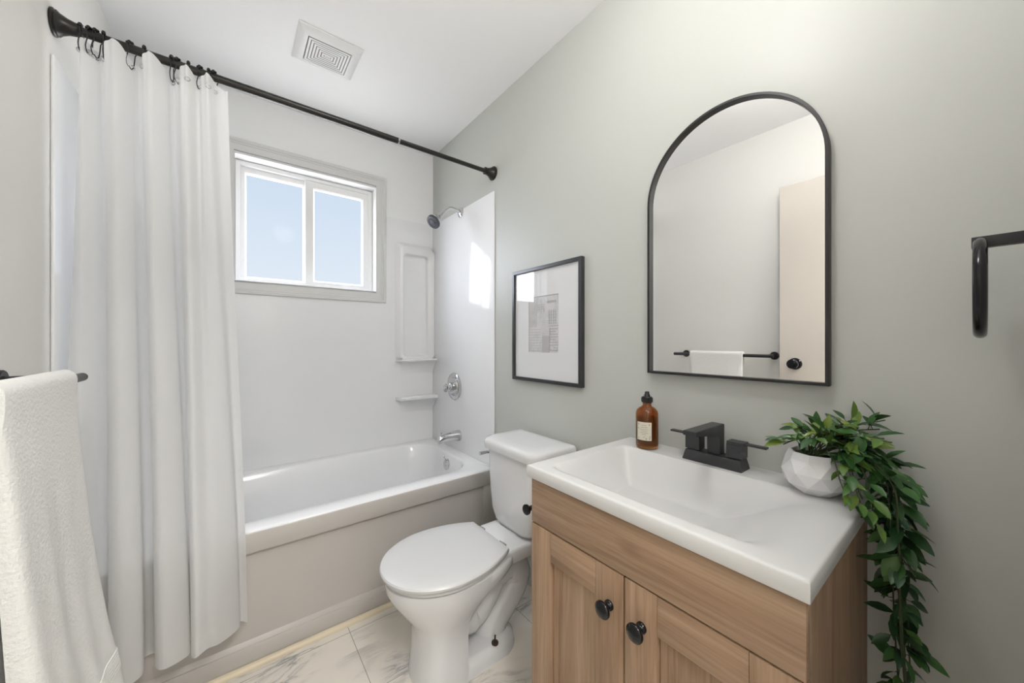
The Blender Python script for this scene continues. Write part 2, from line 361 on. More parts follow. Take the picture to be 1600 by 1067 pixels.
# door folded back against the left wall (seen in the mirror)
dr = thing('door_1', (0.0675, -2.02, 0.01), 'open painted door folded back along the left wall', None, kind='structure')
obj('leaf', box(BM(), 0.050, 0.085, -2.405, -1.640, 0.01, 2.062, 0.002), M['door'], dr, 0)
bm = BM(); lathe(bm, [(0, .033), (.003, .033), (.008, .028), (.010, .014), (.032, .012), (.036, .020), (.044, .027), (.054, .027), (.060, .020), (.062, .004)], (0.085, -1.715, 1.035), (1, 0, 0), 28); obj('door_knob', bm, M['black_gloss'], dr, label='black round door knob')
bm = BM()
for z in (0.25, 1.05, 1.85): cyl(bm, (0.046, -2.408, z - .045), (0.046, -2.408, z + .045), 0.006, n=10)
obj('hinge', bm, M['black'], dr)

# ------------------------------------------------------------ tub surround
sur = thing('tub_surround', (W / 2, -0.38, 0.48), 'glossy white three wall tub surround with moulded shelves in the corner', 'shower surround')
ZS = 1.971; T = 0.008
bm = BM(); wall_hole(bm, 0.0005, W - .0005, 0.4855, ZS, [(0.30 + .06, 1.182, 1.417, ZS + 0.0)], lambda u, v, w: (u, -0.0005 - w, v), T); obj('back_panel', bm, M['acrylic'], sur, 0)
for x0, x1 in ((0.0005, T), (W - T, W - .0005)):
    bm = BM(); box(bm, x0, x1, -0.763, -T - .0005, 0.4855, ZS, 0.0025, 2); obj('side_panel', bm, M['acrylic'], sur)
# moulded corner column with a tall niche
bm = BM(); cx0, cx1 = 1.262, W - T - .0005; nx0, nx1, nz0, nz1 = 1.300, 1.470, 1.062, 1.742
def column(bm):
    front = -0.040; back = -T - .002; z0, z1 = 1.040, 1.800
    O = [(cx0, z0), (cx1, z0), (cx1, z1), (cx0, z1)]
    def rr(a, b, c, d, r, n=5):
        out = []
        for (px_, pz_, s) in ((a + r, c + r, PI), (b - r, c + r, 1.5 * PI), (b - r, d - r, 0), (a + r, d - r, .5 * PI)):
            for i in range(n + 1): t = s + i * PI / 2 / n; out.append((px_ + r * math.cos(t), pz_ + r * math.sin(t)))
        return out
    outer0 = rr(cx0 - .012, cx1, z0, z1 + .02, .03); outer1 = rr(cx0 + .012, cx1 - .0, z0, z1 - .005, .03)
    in0 = rr(nx0, nx1, nz0, nz1, .018); in1 = rr(nx0 + .006, nx1 - .006, nz0 + .008, nz1 - .006, .016); in2 = rr(nx0 + .010, nx1 - .026, nz0 + .014, nz1 - .012, .02)
    loft(bm, [[(a, back, b) for a, b in outer0], [(a, front + .006, b) for a, b in outer1], [(a, front, b) for a, b in rr(cx0 + .018, cx1, z0, z1 - .012, .03)],
              [(a, front, b) for a, b in rr(nx0 - .004, nx1 + .004, nz0 - .004, nz1 + .004, .02)], [(a, front + .004, b) for a, b in in0], [(a, front + .026, b) for a, b in in1], [(a, back - .0005, b) for a, b in in2]], cap0=False)
column(bm); obj('niche', bm, M['acrylic'], sur, 50)
def shelf(z0, z1, x0, depth):
    bm = BM(); n = 14; pts = []
    x1 = W - T - .0005
    for i in range(n + 1):
        t = i / n; pts.append((lerp(x0, x1, t), -T - .0005 - depth * min(1, (t * 9) ** .5 if t < .11 else 1)))
    def prof(scale_, z, dx=0): return [(x + dx * 0, -T - .0005 + (y + T + .0005) * scale_, z) for x, y in pts] + [(x1, -T - .0003, z), (x0, -T - .0003, z)]
    loft(bm, [prof(.93, z1), prof(1, z1 - .004), prof(1, z0 + .006), prof(.94, z0)])
    # tapering bracket under the shelf
    for sgn in (0,):
        lo_ = []
        for k in range(7):
            t = k / 6; zz = z0 - .085 * t; dep = depth * .80 * (1 - t) ** 1.3 + .001
            lo_.append([(lerp(x0 + .03, x1, s), -T - .0004 - dep * (s ** .6 if s > 0 else 0.0) - .0003, zz) for s in [i / 10 for i in range(11)]] + [(x1, -T - .0002, zz), (x0 + .03, -T - .0002, zz)])
        loft(bm, lo_)
    obj('shelf', bm, M['acrylic'], sur, 40)
shelf(1.030, 1.044, 1.256, 0.075); shelf(0.775, 0.797, 1.254, 0.085)

# ------------------------------------------------------------ bathtub
tub = thing('bathtub', (W / 2, -0.385, 0), 'white alcove bathtub with a recessed front panel, below the window', 'bathtub')
ZR = 0.485; YF = -0.775
def rrect(x0, x1, y0, y1, r, n=7):
    out = []; rs = r if isinstance(r, (list, tuple)) else [r] * 4
    for (sx_, sy_, s, rad) in ((0, 0, PI, rs[0]), (1, 0, 1.5 * PI, rs[1]), (1, 1, 0, rs[2]), (0, 1, .5 * PI, rs[3])):
        px_ = x1 - rad if sx_ else x0 + rad; py_ = y1 - rad if sy_ else y0 + rad
        for i in range(n + 1): t = s + i * PI / 2 / n; out.append((px_ + rad * math.cos(t), py_ + rad * math.sin(t)))
    return out
def lv(l, z): return [(a, b, z) for a, b in l]
bm = BM(); X0, X1 = 0.0015, W - .0015; Y1 = -0.0015
loft(bm, [lv(rrect(X0, X1, YF + .004, Y1, .004), ZR - .012), lv(rrect(X0, X1, YF + .006, Y1, .004), ZR - .004), lv(rrect(X0, X1, YF + .013, Y1, .005), ZR),
          lv(rrect(.085, 1.455, -.688, -.058, [.12, .17, .17, .12]), ZR), lv(rrect(.092, 1.448, -.682, -.064, [.12, .165, .165, .12]), ZR - .003), lv(rrect(.100, 1.440, -.675, -.072, [.12, .16, .16, .12]), ZR - .014),
          lv(rrect(.150, 1.428, -.655, -.092, [.13, .15, .15, .13]), .38), lv(rrect(.26, 1.415, -.635, -.112, [.14, .14, .14, .14]), .24), lv(rrect(.36, 1.40, -.620, -.128, .14), .14), lv(rrect(.40, 1.375, -.595, -.152, .13), .105), lv(rrect(.47, 1.32, -.54, -.21, .11), .098)], cap0=False)
# hidden outer skin so the shell is solid under the rim
obj('shell', bm, M['acrylic'], tub, 50)
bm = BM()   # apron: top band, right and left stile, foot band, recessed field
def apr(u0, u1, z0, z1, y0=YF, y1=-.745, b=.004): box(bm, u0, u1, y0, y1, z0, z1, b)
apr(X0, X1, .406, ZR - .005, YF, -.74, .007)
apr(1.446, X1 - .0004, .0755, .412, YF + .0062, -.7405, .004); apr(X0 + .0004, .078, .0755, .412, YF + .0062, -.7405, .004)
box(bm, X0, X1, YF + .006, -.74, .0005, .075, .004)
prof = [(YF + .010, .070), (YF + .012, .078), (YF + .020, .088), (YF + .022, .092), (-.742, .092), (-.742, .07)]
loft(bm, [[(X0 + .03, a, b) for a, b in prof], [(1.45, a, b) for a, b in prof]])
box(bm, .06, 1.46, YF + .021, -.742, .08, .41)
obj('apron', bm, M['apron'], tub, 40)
bm = BM(); lathe(bm, [(0, .034), (.004, .034), (.009, .028), (.010, .012), (.014, .010), (.016, .002)], (1.4325, -.385, .420), (-1, 0, .12), 28)
cyl(bm, (1.430, -.385, .430), (1.413, -.385, .468), .0035, n=10); sphere(bm, (1.412, -.385, .470), .006)
obj('overflow_plate', bm, M['chrome'], tub, label='chrome overflow plate with a trip lever')

# ------------------------------------------------------------ shower fittings on the right wall of the tub
XP = W - T - .0007
sh = thing('shower_fixture', (XP, -.409, 1.95), 'chrome shower head on a bent arm, high on the surround', 'shower head')
bm = BM(); lathe(bm, [(0, .030), (.004, .030), (.010, .022), (.014, .012)], (XP, -.409, 1.952), (-1, 0, 0), 28); obj('flange', bm, M['chrome'], sh)
bm = BM(); tube(bm, smooth_path([(XP - .002, -.409, 1.952), (XP - .06, -.409, 1.963), (XP - .095, -.409, 1.950), (XP - .135, -.409, 1.905)], 6), .0105, 14); obj('arm', bm, M['chrome'], sh)
hp = Vector((XP - .132, -.409, 1.908)); hd = Vector((-.72, -.12, -.69)).normalized()
bm = BM(); lathe(bm, [(-.004, .010), (.000, .014), (.016, .014), (.018, .017), (.030, .019), (.034, .026), (.052, .036), (.066, .041), (.078, .041), (.082, .039)], hp, hd, 32); obj('head', bm, M['chrome'], sh)
bm = BM(); lathe(bm, [(.0700, .0418), (.0800, .0418), (.0855, .0395), (.086, .030), (.0845, .028), (.0845, .018), (.087, .016), (.088, .003)], hp, hd, 32)
d, u, v = basis(hd)
for k in range(14):
    a = 2 * PI * k / 14; lathe(bm, [(0, .003), (.003, .002)], hp + d * .0845 + u * .023 * math.cos(a) + v * .023 * math.sin(a), hd, 8)
obj('nozzle_plate', bm, M['chrome_dark'], sh, label='dark grey nozzle plate')

vt = thing('shower_valve', (XP, -.33, .88), 'chrome round valve trim with a lever, above the tub spout', 'shower valve')
bm = BM(); lathe(bm, [(0, .084), (.004, .086), (.010, .082), (.014, .072), (.010, .066), (.010, .058), (.016, .054), (.018, .030)], (XP, -.332, .879), (-1, 0, 0), 40); obj('escutcheon', bm, M['chrome'], vt)
bm = BM(); lathe(bm, [(.014, .026), (.040, .024), (.044, .020), (.046, .020), (.062, .021), (.072, .016), (.075, .004)], (XP, -.332, .879), (-1, 0, 0), 28)
tube(bm, smooth_path([(XP - .058, -.334, .879), (XP - .075, -.350, .874), (XP - .085, -.366, .868), (XP - .090, -.384, .866)], 4), [.013] * 4 + [.012] * 4 + [.009] * 4 + [.011], 12); obj('handle', bm, M['chrome'], vt)

sp = thing('tub_spout', (XP, -.388, .582), 'chrome tub spout with a diverter knob, just above the tub rim', 'spout')
bm = BM()
loops = []
for t, w, z0, z1 in ((0, .031, -.034, .034), (.010, .031, -.034, .034), (.02, .029, -.030, .032), (.06, .026, -.025, .028), (.10, .023, -.026, .022), (.125, .021, -.032, .017), (.138, .019, -.034, .008), (.143, .012, -.030, -.004)):
    cz_ = (z0 + z1) / 2; hz = (z1 - z0) / 2
    loops.append([(XP - t, -.388 + w * math.cos(a), .582 + cz_ + hz * math.sin(a)) for a in [2 * PI * i / 22 for i in range(22)]])
loft(bm, loops); obj('spout_body', bm, M['chrome'], sp)
bm = BM(); lathe(bm, [(0, .0035), (.014, .0035), (.016, .007), (.021, .007), (.023, .003)], (XP - .124, -.388, .594), (0, 0, 1), 14); obj('diverter_knob', bm, M['chrome'], sp)

# ------------------------------------------------------------ curtain rod, hooks, curtain
RY, RZ = -.747, 2.070
rod = thing('shower_curtain_rod', (W / 2, RY, RZ), 'black tension rod spanning the tub from wall to wall', 'curtain rod')
bm = BM(); cyl(bm, (.02, RY, RZ), (1.000, RY, RZ), .0128, n=24); obj('thick_tube', bm, M['bronze'], rod)
bm = BM(); cyl(bm, (.99, RY, RZ), (W - .02, RY, RZ), .0108, n=24); obj('thin_tube', bm, M['bronze'], rod)
bm = BM(); lathe(bm, [(0, .0136), (.008, .0136)], (.997, RY, RZ), (1, 0, 0), 24); obj('joint_ring', bm, M['chrome'], rod, label='pale ring at the joint')
def flange(x, s):
    bm = BM(); lathe(bm, [(0, .036), (.004, .037), (.006, .035), (.007, .033), (.010, .034), (.012, .032), (.016, .028), (.030, .021), (.046, .0175), (.050, .0175), (.052, .019), (.056, .019), (.058, .014)], (x, RY, RZ), (s, 0, 0), 32); obj('end_flange', bm, M['bronze'], rod)
flange(.0008, 1); flange(W - .0008, -1)

cur = thing('shower_curtain', (.24, -.80, .19), 'white fabric shower curtain bunched at the left end of the rod', 'shower curtain')
TOP = [(.050, -.742), (.062, -.768), (.086, -.740), (.098, -.742), (.109, -.780), (.132, -.792), (.155, -.754), (.163, -.738), (.176, -.738), (.188, -.780), (.206, -.792), (.234, -.760), (.246, -.738), (.258, -.738), (.274, -.780), (.290, -.790), (.312, -.756), (.324, -.772), (.340, -.788), (.366, -.758), (.394, -.752)]
BOT = [(.020, -.798), (.060, -.818), (.098, -.790), (.132, -.788), (.127, -.850), (.158, -.884), (.198, -.864), (.193, -.794), (.229, -.789), (.2215, -.850), (.246, -.886), (.2985, -.852), (.293, -.800), (.309, -.800), (.303, -.856), (.317, -.888), (.345, -.870), (.374, -.858), (.422, -.824), (.428, -.794), (.447, -.806)]
CZ0, CZ1 = .190, 2.043
K = 7; tp = smooth_path([(a, b, 0) for a, b in TOP], K); bt = smooth_path([(a, b, 0) for a, b in BOT], K)
bm = BM(); rows = 70; grid = []
for j in range(rows + 1):
    f = j / rows; row = []
    for i in range(len(tp)):
        s = i / K
        e = sstep(0, 1, f) * .55 + f * .45
        p = tp[i].lerp(bt[i], e)
        crest = max(0, min(1, (-.745 - tp[i].y) / .045))
        zt = CZ1 - .014 + .026 * crest; zb = CZ0 + .004 * math.sin(s * 2.1)
        pl = math.exp(-f * 14) * .003 * math.sin(s * 6.2)
        row.append(bm.verts.new((p.x + .5 * pl, min(p.y + pl, -.7315), lerp(zt, zb, f))))
    grid.append(row)
for a, b in zip(grid, grid[1:]): skin(bm, a, b, False)
cp = obj('panel', bm, M['curtain'], cur, 180)
bm = BM()
HX = [.054, .072, .086, .099, .158, .186, .250, .266, .290, .322, .342, .358]
def top_y(x):
    best = min(tp, key=lambda p: abs(p.x - x)); return best.y
for x in HX:
    bm = BM(); y = top_y(x) - .003; t = [(x + .0065 * math.cos(a), y, 2.010 + .0065 * math.sin(a)) for a in [2 * PI * i / 14 for i in range(14)]]
    tube(bm, t, .0018, 8, closed=True); obj('grommet', bm, M['chrome'], cur, label='small metal grommet')
ordw = ['first', 'second', 'third', 'fourth', 'fifth', 'sixth', 'seventh', 'eighth', 'ninth', 'tenth', 'eleventh', 'twelfth']
wire0 = bead0 = None
def wire_mesh():
    bm = BM(); pts = []
    for i in range(15):
        a = -0.25 * PI + i / 14 * 1.5 * PI; pts.append((0.0, .0185 * math.cos(a), .0185 * math.sin(a)))
    pts = [(0, -.012, -.060), (0.002, -.006, -.066), (.002, .003, -.056), (.001, .009, -.032)] + pts[0:] + [(-.001, -.016, -.026), (-.001, -.022, -.046), (0, -.020, -.060), (0, -.014, -.063)]
    tube(bm, smooth_path(pts, 2), .0014, 8); return bm
def bead_mesh(a):
    bm = BM(); sphere(bm, (0, .0185 * math.cos(a), .0185 * math.sin(a)), .0048, 10, 8); return bm
HG = 'hooks along the black curtain rod'
angs = [PI * .15, PI * .325, PI * .5, PI * .675, PI * .85]
hook = None
for i, x in enumerate(HX):
    lab = 'black roller curtain hook, ' + ordw[i] + ' from the left wall along the rod'
    if hook is None:
        hook = thing('curtain_hook', (x, RY, RZ), lab, 'curtain hook', group=HG)
        ROOT[hook.name] = Vector((0, 0, 0)); obj('wire', wire_mesh(), M['black'], hook, 60)
        for a in angs: obj('roller_bead', bead_mesh(a), M['black_gloss'], hook, 60)
    else:
        h = hook.copy(); COL.objects.link(h); h.location = (x, RY, RZ); h['label'] = lab
        for c in hook.children: k = c.copy(); COL.objects.link(k); k.parent = h
        h.rotation_euler = (0, 0, random.uniform(-.5, .5))

# ------------------------------------------------------------ towel bar, towel
BX, BZ = .115, 1.075
tb = thing('towel_bar', (0, -1.33, BZ), 'black towel bar with two round posts on the left wall', 'towel bar')
bm = BM(); cyl(bm, (BX, -1.620, BZ), (BX, -1.020, BZ), .0100, n=20); obj('bar', bm, M['black'], tb)
for y in (-1.592, -1.052):
    bm = BM(); lathe(bm, [(0.0008, .024), (.008, .024), (.010, .022), (.010, .010), (BX - .004, .010)], (0, y, BZ), (1, 0, 0), 28); obj('post', bm, M['black'], tb)
tw = thing('bath_towel', (BX, -1.3, .36), 'thick white bath towel folded over the black bar on the left wall', 'towel')
def towel_section(y, k):
    """closed outline in x-z of a folded towel over the bar; k 0 near end .. 1 far end"""
    wob = .004 * math.sin(k * 9) + .003 * math.sin(k * 21 + 1)
    fo = [(.360, .2030), (.40, .197), (.46, .1890), (.54, .1770), (.66, .1630), (.78, .1525), (.90, .1440), (1.00, .1370), (1.05, .1335)]
    out = [(x + wob * (1 - (z - .36) / .7), z) for z, x in fo]
    R = .0185; top = []
    for i in range(9): a = i * PI / 8; top.append((BX + (R + .001) * math.cos(a), BZ + .004 + (R + .003) * math.sin(a)))
    back = [(BX - .0195, 1.0), (BX - .024, .8), (BX - .026, .6), (BX - .028, .42)]
    inn = [(BX - .004, .42), (BX - .004, .8), (BX - .0035, 1.0)]
    arc = []
    for i in range(7): a = PI - i * PI / 6; arc.append((BX + .0108 * math.cos(a), BZ + .0108 * math.sin(a)))
    inf = [(BX + .0112, 1.0), (BX + .016, .8), (BX + .030, .54), (BX + .050, .36)]
    return out + top + back + inn[:0] + [(BX - .0110, .42), (BX - .0108, .8), (BX - .0108, 1.0)] + arc + inf
ys = [-1.462, -1.459, -1.452, -1.44] + [lerp(-1.44, -1.16, i / 26) for i in range(1, 26)] + [-1.16, -1.148, -1.142, -1.139]
loops = []
for y in ys:
    k = (y + 1.462) / .323; edge = min(1, min(y + 1.462, -1.139 - y) / .022); sh_ = .62 + .38 * math.sqrt(max(0, 1 - (1 - edge) ** 2))
    sec = towel_section(y, k); mid = len(sec)
    L = []
    for (x, z) in sec:
        c = BX + .0 + max(0, (1.0 - z)) * .045
        L.append((c + (x - c) * (sh_ if abs(x - BX) > .0125 and z < 1.04 else 1), y + .03 * max(0, 1.05 - z) * (k - .3), z))
    loops.append(L)
bm = BM(); loft(bm, loops); obj('cloth', bm, M['towel'], tw, 60)
bm = BM()   # ribbed woven band near the hem
for r_ in range(7):
    z = .418 + r_ * .0065; pts = []
    for y in ys:
        k = (y + 1.462) / .323; wob = .004 * math.sin(k * 9) + .003 * math.sin(k * 21 + 1); edge = min(1, min(y + 1.462, -1.139 - y) / .022); sh_ = .62 + .38 * math.sqrt(max(0, 1 - (1 - edge) ** 2))
        x = (lerp(.1970, .1890, (z - .40) / .06) + wob * (1 - (z - .36) / .7)); c = BX + (1.0 - z) * .045
        pts.append((c + (x - c) * sh_ + .0002, y + .03 * (1.05 - z) * (k - .3), z))
    tube(bm, pts, .0024, 6)
obj('ribbed_band', bm, M['towel_band'], tw, 60, label='ribbed woven band near the hem')

# ------------------------------------------------------------ toilet
TY = -1.185
wc = thing('toilet', (1.15, TY, 0), 'white two piece toilet with closed lid between tub and vanity', 'toilet')
def egg(xb, xf, hb, hw, n=40, p=2.0, xm=None):
    """outline: straight back edge at x=xb half width hb, widest hw, rounded front tip at xf (xf < xb)"""
    xm = lerp(xb, xf, .50) if xm is None else xm; out = []
    for i in range(n + 1):
        a = -PI / 2 + PI * i / n; ca, sa = math.cos(a), math.sin(a)
        out.append((xm - (xm - xf) * abs(ca) ** (2 / p) , hw * math.copysign(abs(sa) ** (2 / p), sa)))
    m_ = 8; back = []
    for i in range(1, m_ + 1):
        t = i / m_; x = lerp(xm, xb, t); w = lerp(hw, hb, t ** 2.1); back.append((x, w))
    return out + back + [(x, -w) for x, w in reversed(back)]
def EL(z, *a, **k): return [(x, TY + y, z) for x, y in egg(*a, **k)]
bm = BM()   # bowl, pedestal and foot in one body
loft(bm, [EL(.372, 1.23, .812, .105, .158), EL(.366, 1.235, .800, .112, .168), EL(.340, 1.235, .802, .112, .166), EL(.310, 1.215, .816, .104, .158), EL(.285, 1.165, .832, .102, .148), EL(.255, 1.115, .852, .100, .136),
          EL(.220, 1.072, .878, .098, .120, p=2.1), EL(.190, 1.052, .892, .098, .110, p=2.2), EL(.150, 1.047, .898, .099, .106, p=2.3), EL(.110, 1.046, .900, .100, .107, p=2.4), EL(.055, 1.048, .896, .101, .110, p=2.5), EL(.0005, 1.050, .890, .102, .113, p=2.5)])
# foot plate behind the column
ft = lambda z, e, xb: [(x, TY + y, z) for x, y in rrect(.98, xb, -.100 - e, .100 + e, [.02, .095, .095, .02], 8)]
loft(bm, [ft(.0005, .004, 1.292), ft(.030, .002, 1.288), ft(.048, -.006, 1.275), ft(.056, -.02, 1.255)])
# trapway: S bend
tube(bm, smooth_path([(1.00, TY, .22), (1.06, TY, .165), (1.12, TY, .140), (1.17, TY, .185), (1.22, TY, .255), (1.29, TY, .270), (1.325, TY, .205), (1.27, TY, .13), (1.21, TY, .07), (1.19, TY, .01)], 6),
     [.070] * 6 + [.062] * 6 + [.056] * 6 + [.058] * 6 + [.064] * 6 + [.066] * 6 + [.062] * 6 + [.060] * 6 + [.064] * 6 + [.066], 20)
# deck the tank stands on
dk = lambda z, e: [(x, TY + y, z) for x, y in rrect(1.12 + e, 1.500 - e, -.118 + e, .118 - e, [.03, .03, .03, .03], 5)]
loft(bm, [dk(.330, .012), dk(.338, .003), dk(.378, 0), dk(.384, .002), dk(.387, .007)])
obj('bowl', bm, M['porcelain'], wc, 60)
bm = BM(); loft(bm, [EL(.3735, 1.195, .806, .108, .168), EL(.376, 1.198, .800, .112, .173), EL(.386, 1.198, .799, .112, .174), EL(.390, 1.195, .803, .108, .170)]); obj('seat_ring', bm, M['seat'], wc, 50)
bm = BM(); loft(bm, [EL(.3915, 1.198, .796, .116, .176), EL(.3945, 1.204, .787, .122, .184), EL(.403, 1.205, .785, .123, .186), EL(.408, 1.203, .788, .121, .183), EL(.4105, 1.197, .796, .116, .176), EL(.4125, 1.17, .84, .09, .13), EL(.413, 1.10, .95, .04, .05)]); obj('lid', bm, M['seat'], wc, 40)
for s in (1, -1):
    bm = BM(); box(bm, 1.192, 1.224, TY + s * .072 - .011, TY + s * .072 + .011, .3872, .398, .003); lathe(bm, [(0, .008), (.024, .008)], (1.207, TY + s * .072 - .012, .399), (0, 1, 0), 14); obj('seat_hinge', bm, M['chrome'], wc, label='chrome seat hinge')
def tank_loop(z, w, x0, x1, bow, r):
    pts = rrect(x0, x1, -w, w, [r, .02, .02, r], 8); return [(x - bow * max(0, 1 - (y / w) ** 2) * (1 if x < (x0 + x1) / 2 else 0), TY + y, z) for x, y in pts]
bm = BM(); loft(bm, [tank_loop(.3878, .105, 1.325, 1.475, .012, .05), tank_loop(.394, .125, 1.312, 1.485, .014, .06), tank_loop(.412, .142, 1.304, 1.492, .016, .06), tank_loop(.45, .154, 1.300, 1.496, .018, .055), tank_loop(.54, .163, 1.298, 1.500, .020, .05), tank_loop(.62, .168, 1.297, 1.502, .020, .05), tank_loop(.700, .171, 1.297, 1.504, .020, .05)]); obj('tank', bm, M['porcelain'], wc, 60)
bm = BM(); loft(bm, [tank_loop(.7005, .174, 1.292, 1.506, .022, .05), tank_loop(.703, .182, 1.284, 1.508, .024, .05), tank_loop(.722, .184, 1.281, 1.509, .024, .05), tank_loop(.734, .183, 1.282, 1.508, .024, .05), tank_loop(.741, .178, 1.288, 1.504, .024, .05), tank_loop(.7445, .166, 1.302, 1.492, .02, .05), tank_loop(.7455, .12, 1.34, 1.46, .01, .04)]); obj('tank_lid', bm, M['porcelain'], wc, 60)
bm = BM(); lathe(bm, [(0, .017), (.008, .017), (.011, .012)], (1.335, TY + .1675, .660), (0, 1, 0), 20); tube(bm, [(1.335, TY + .184, .662), (1.31, TY + .186, .664), (1.275, TY + .187, .664)], [.007, .006, .0075], 10); cyl(bm, (1.335, TY + .176, .661), (1.335, TY + .187, .661), .007, n=12); obj('flush_lever', bm, M['chrome'], wc, label='chrome flush lever on the side of the tank')
bm = BM(); lathe(bm, [(0, .013), (.004, .013), (.006, .009)], (1.168, TY - .085, .0545), (0, -.1, 1), 16); cyl(bm, (1.168, TY - .085, .058), (1.168, TY - .086, .084), .0032, n=10); obj('floor_bolt', bm, M['rust'], wc, label='dark rusty floor bolt')

# ------------------------------------------------------------ vanity cabinet, sink top
VX, VY0, VY1, VZ = 1.060, -2.206, -1.601, .790
van = thing('vanity_cabinet', (1.29, (VY0 + VY1) / 2, 0), 'light oak two door vanity cabinet under the white sink', 'vanity cabinet')
bm = BM(); tk = .016
box(bm, VX + .018, W - .004, VY0, VY0 + tk, .0, VZ, .001); box(bm, VX + .018, W - .004, VY1 - tk, VY1, .0, VZ, .001)
box(bm, VX + .02, W - .004, VY0 + tk, VY1 - tk, .09, .106); box(bm, W - .012, W - .004, VY0 + tk, VY1 - tk, .09, .70); box(bm, VX + .07, VX + .085, VY0 + tk, VY1 - tk, .0, .09)
obj('carcass', bm, M['wood_v'], van, 0)
bm = BM(); box(bm, VX + .0185, VX + .030, VY0 + tk, VY1 - tk, .10, .70); obj('gap_shade_sheet', bm, M['gap'], van, 0, label='dark sheet coloured as the shade behind the doors')  # near-black sheet; shade of the door gaps is put into its colour
bm = BM(); box(bm, VX, VX + .018, VY0, VY1, .6675, VZ, .0012); obj('false_drawer_front', bm, M['wood_h'], van)
def door(y0, y1, knob_y, ):
    """y0 < y1; shaker door: stiles, rails, recessed panel"""
    z0, z1 = .095, .6635; sw, rw = .073, .078
    bm = BM()
    box(bm, VX, VX + .018, y0, y0 + sw, z0, z1, .0012); box(bm, VX, VX + .018, y1 - sw, y1, z0, z1, .0012)
    d = obj('door', bm, M['wood_v'], van)
    for za, zb_ in ((z1 - rw, z1), (z0, z0 + rw)):
        bm = BM(); box(bm, VX + .0004, VX + .018, y0 + sw + .0006, y1 - sw - .0006, za, zb_, .001); obj('rail', bm, M['wood_h'], d)
    bm = BM(); box(bm, VX + .0120, VX + .0178, y0 + sw + .0012, y1 - sw - .0012, z0 + rw + .0012, z1 - rw - .0012); obj('door_panel', bm, M['wood_v'], d, 0)
    bm = BM(); lathe(bm, [(0, .011), (.004, .011), (.006, .008), (.012, .006), (.016, .007), (.019, .014), (.023, .0185), (.027, .0185), (.031, .014), (.033, .004)], (VX - .0002, knob_y, .584), (-1, 0, 0), 28); obj('knob', bm, M['black_gloss'], d, 60, label='glossy black round knob')
door(-1.8965, VY1, -1.862); door(VY0, -1.9005, -1.941)

tp_ = thing('vanity_sink_top', (1.28, -1.905, VZ), 'white vanity top with a moulded rectangular basin', 'sink')
SX0, SX1, SY0, SY1, SZ0, SZ1 = 1.0465, W - .0012, -2.2138, -1.5958, VZ + .0004, .8234
def depth(x, y):
    bx0, bx1, by0, by1 = 1.088, 1.420, -2.180, -1.645
    if not (bx0 < x < bx1 and by0 < y < by1): return 0.0
    fl = sstep(0, .065, by1 - y); fr = sstep(0, .235, y - by0); ff = sstep(0, .052, x - bx0); fb = sstep(0, .060, bx1 - x)
    return .100 * (fl * ff * fb) ** .62 * fr ** 1.15
nx, ny = 70, 120; bm = BM(); g = []
xs = [SX0 + .004 + (SX1 - SX0 - .006) * i / nx for i in range(nx + 1)]; yy = [SY0 + .004 + (SY1 - SY0 - .008) * j / ny for j in range(ny + 1)]
for x in xs: g.append([bm.verts.new((x, y, SZ1 - depth(x, y))) for y in yy])
for a, b in zip(g, g[1:]): skin(bm, a, b, False)
per = g[0] + [r_[-1] for r_ in g[1:-1]] + g[-1][::-1] + [r_[0] for r_ in g[-2:0:-1]]
def offs(v, o, z):
    x = v.co.x; y = v.co.y
    if v in S0: x -= o
    if v in S1: x += o * .4
    if v in Sa: y -= o
    if v in Sb: y += o
    return bm.verts.new((x, y, z))
S0 = set(g[0]); S1 = set(g[-1]); Sa = {r_[0] for r_ in g}; Sb = {r_[-1] for r_ in g}
prev = per
for o_, z_ in ((.0025, SZ1 - .0012), (.004, SZ1 - .004), (.004, SZ0 + .002), (.002, SZ0)):
    cur_ = [offs(v, o_, z_) for v in per]; skin(bm, prev, cur_); prev = cur_
obj('basin', bm, M['sink'], tp_, 50)
bm = BM(); lathe(bm, [(0, .021), (.003, .021), (.0045, .016), (.006, .014), (.0075, .004)], (1.25, -1.86, SZ1 - depth(1.25, -1.86) + .0004), (0, 0, 1), 24); obj('drain', bm, M['faucet'], tp_)

# empty paper holder on the side of the vanity that faces the toilet
pg = thing('toilet_paper_holder', (1.24, VY1, .66), 'empty black toilet paper holder on the side of the vanity facing the toilet', 'toilet paper holder')
bm = BM(); lathe(bm, [(0, .022), (.006, .022), (.008, .019), (.008, .008), (.071, .008)], (1.240, VY1 - .0003, .659), (0, 1, 0), 24); obj('post', bm, M['black'], pg)
bm = BM(); cyl(bm, (1.248, VY1 + .071, .659), (1.104, VY1 + .071, .659), .0075, n=18); obj('arm', bm, M['black'], pg)
bm = BM(); lathe(bm, [(0, .008), (.001, .0145), (.004, .0155), (.008, .0155), (.010, .0135), (.0105, .003)], (1.106, VY1 + .071, .659), (-1, 0, 0), 24); obj('end_cap', bm, M['black_gloss'], pg)

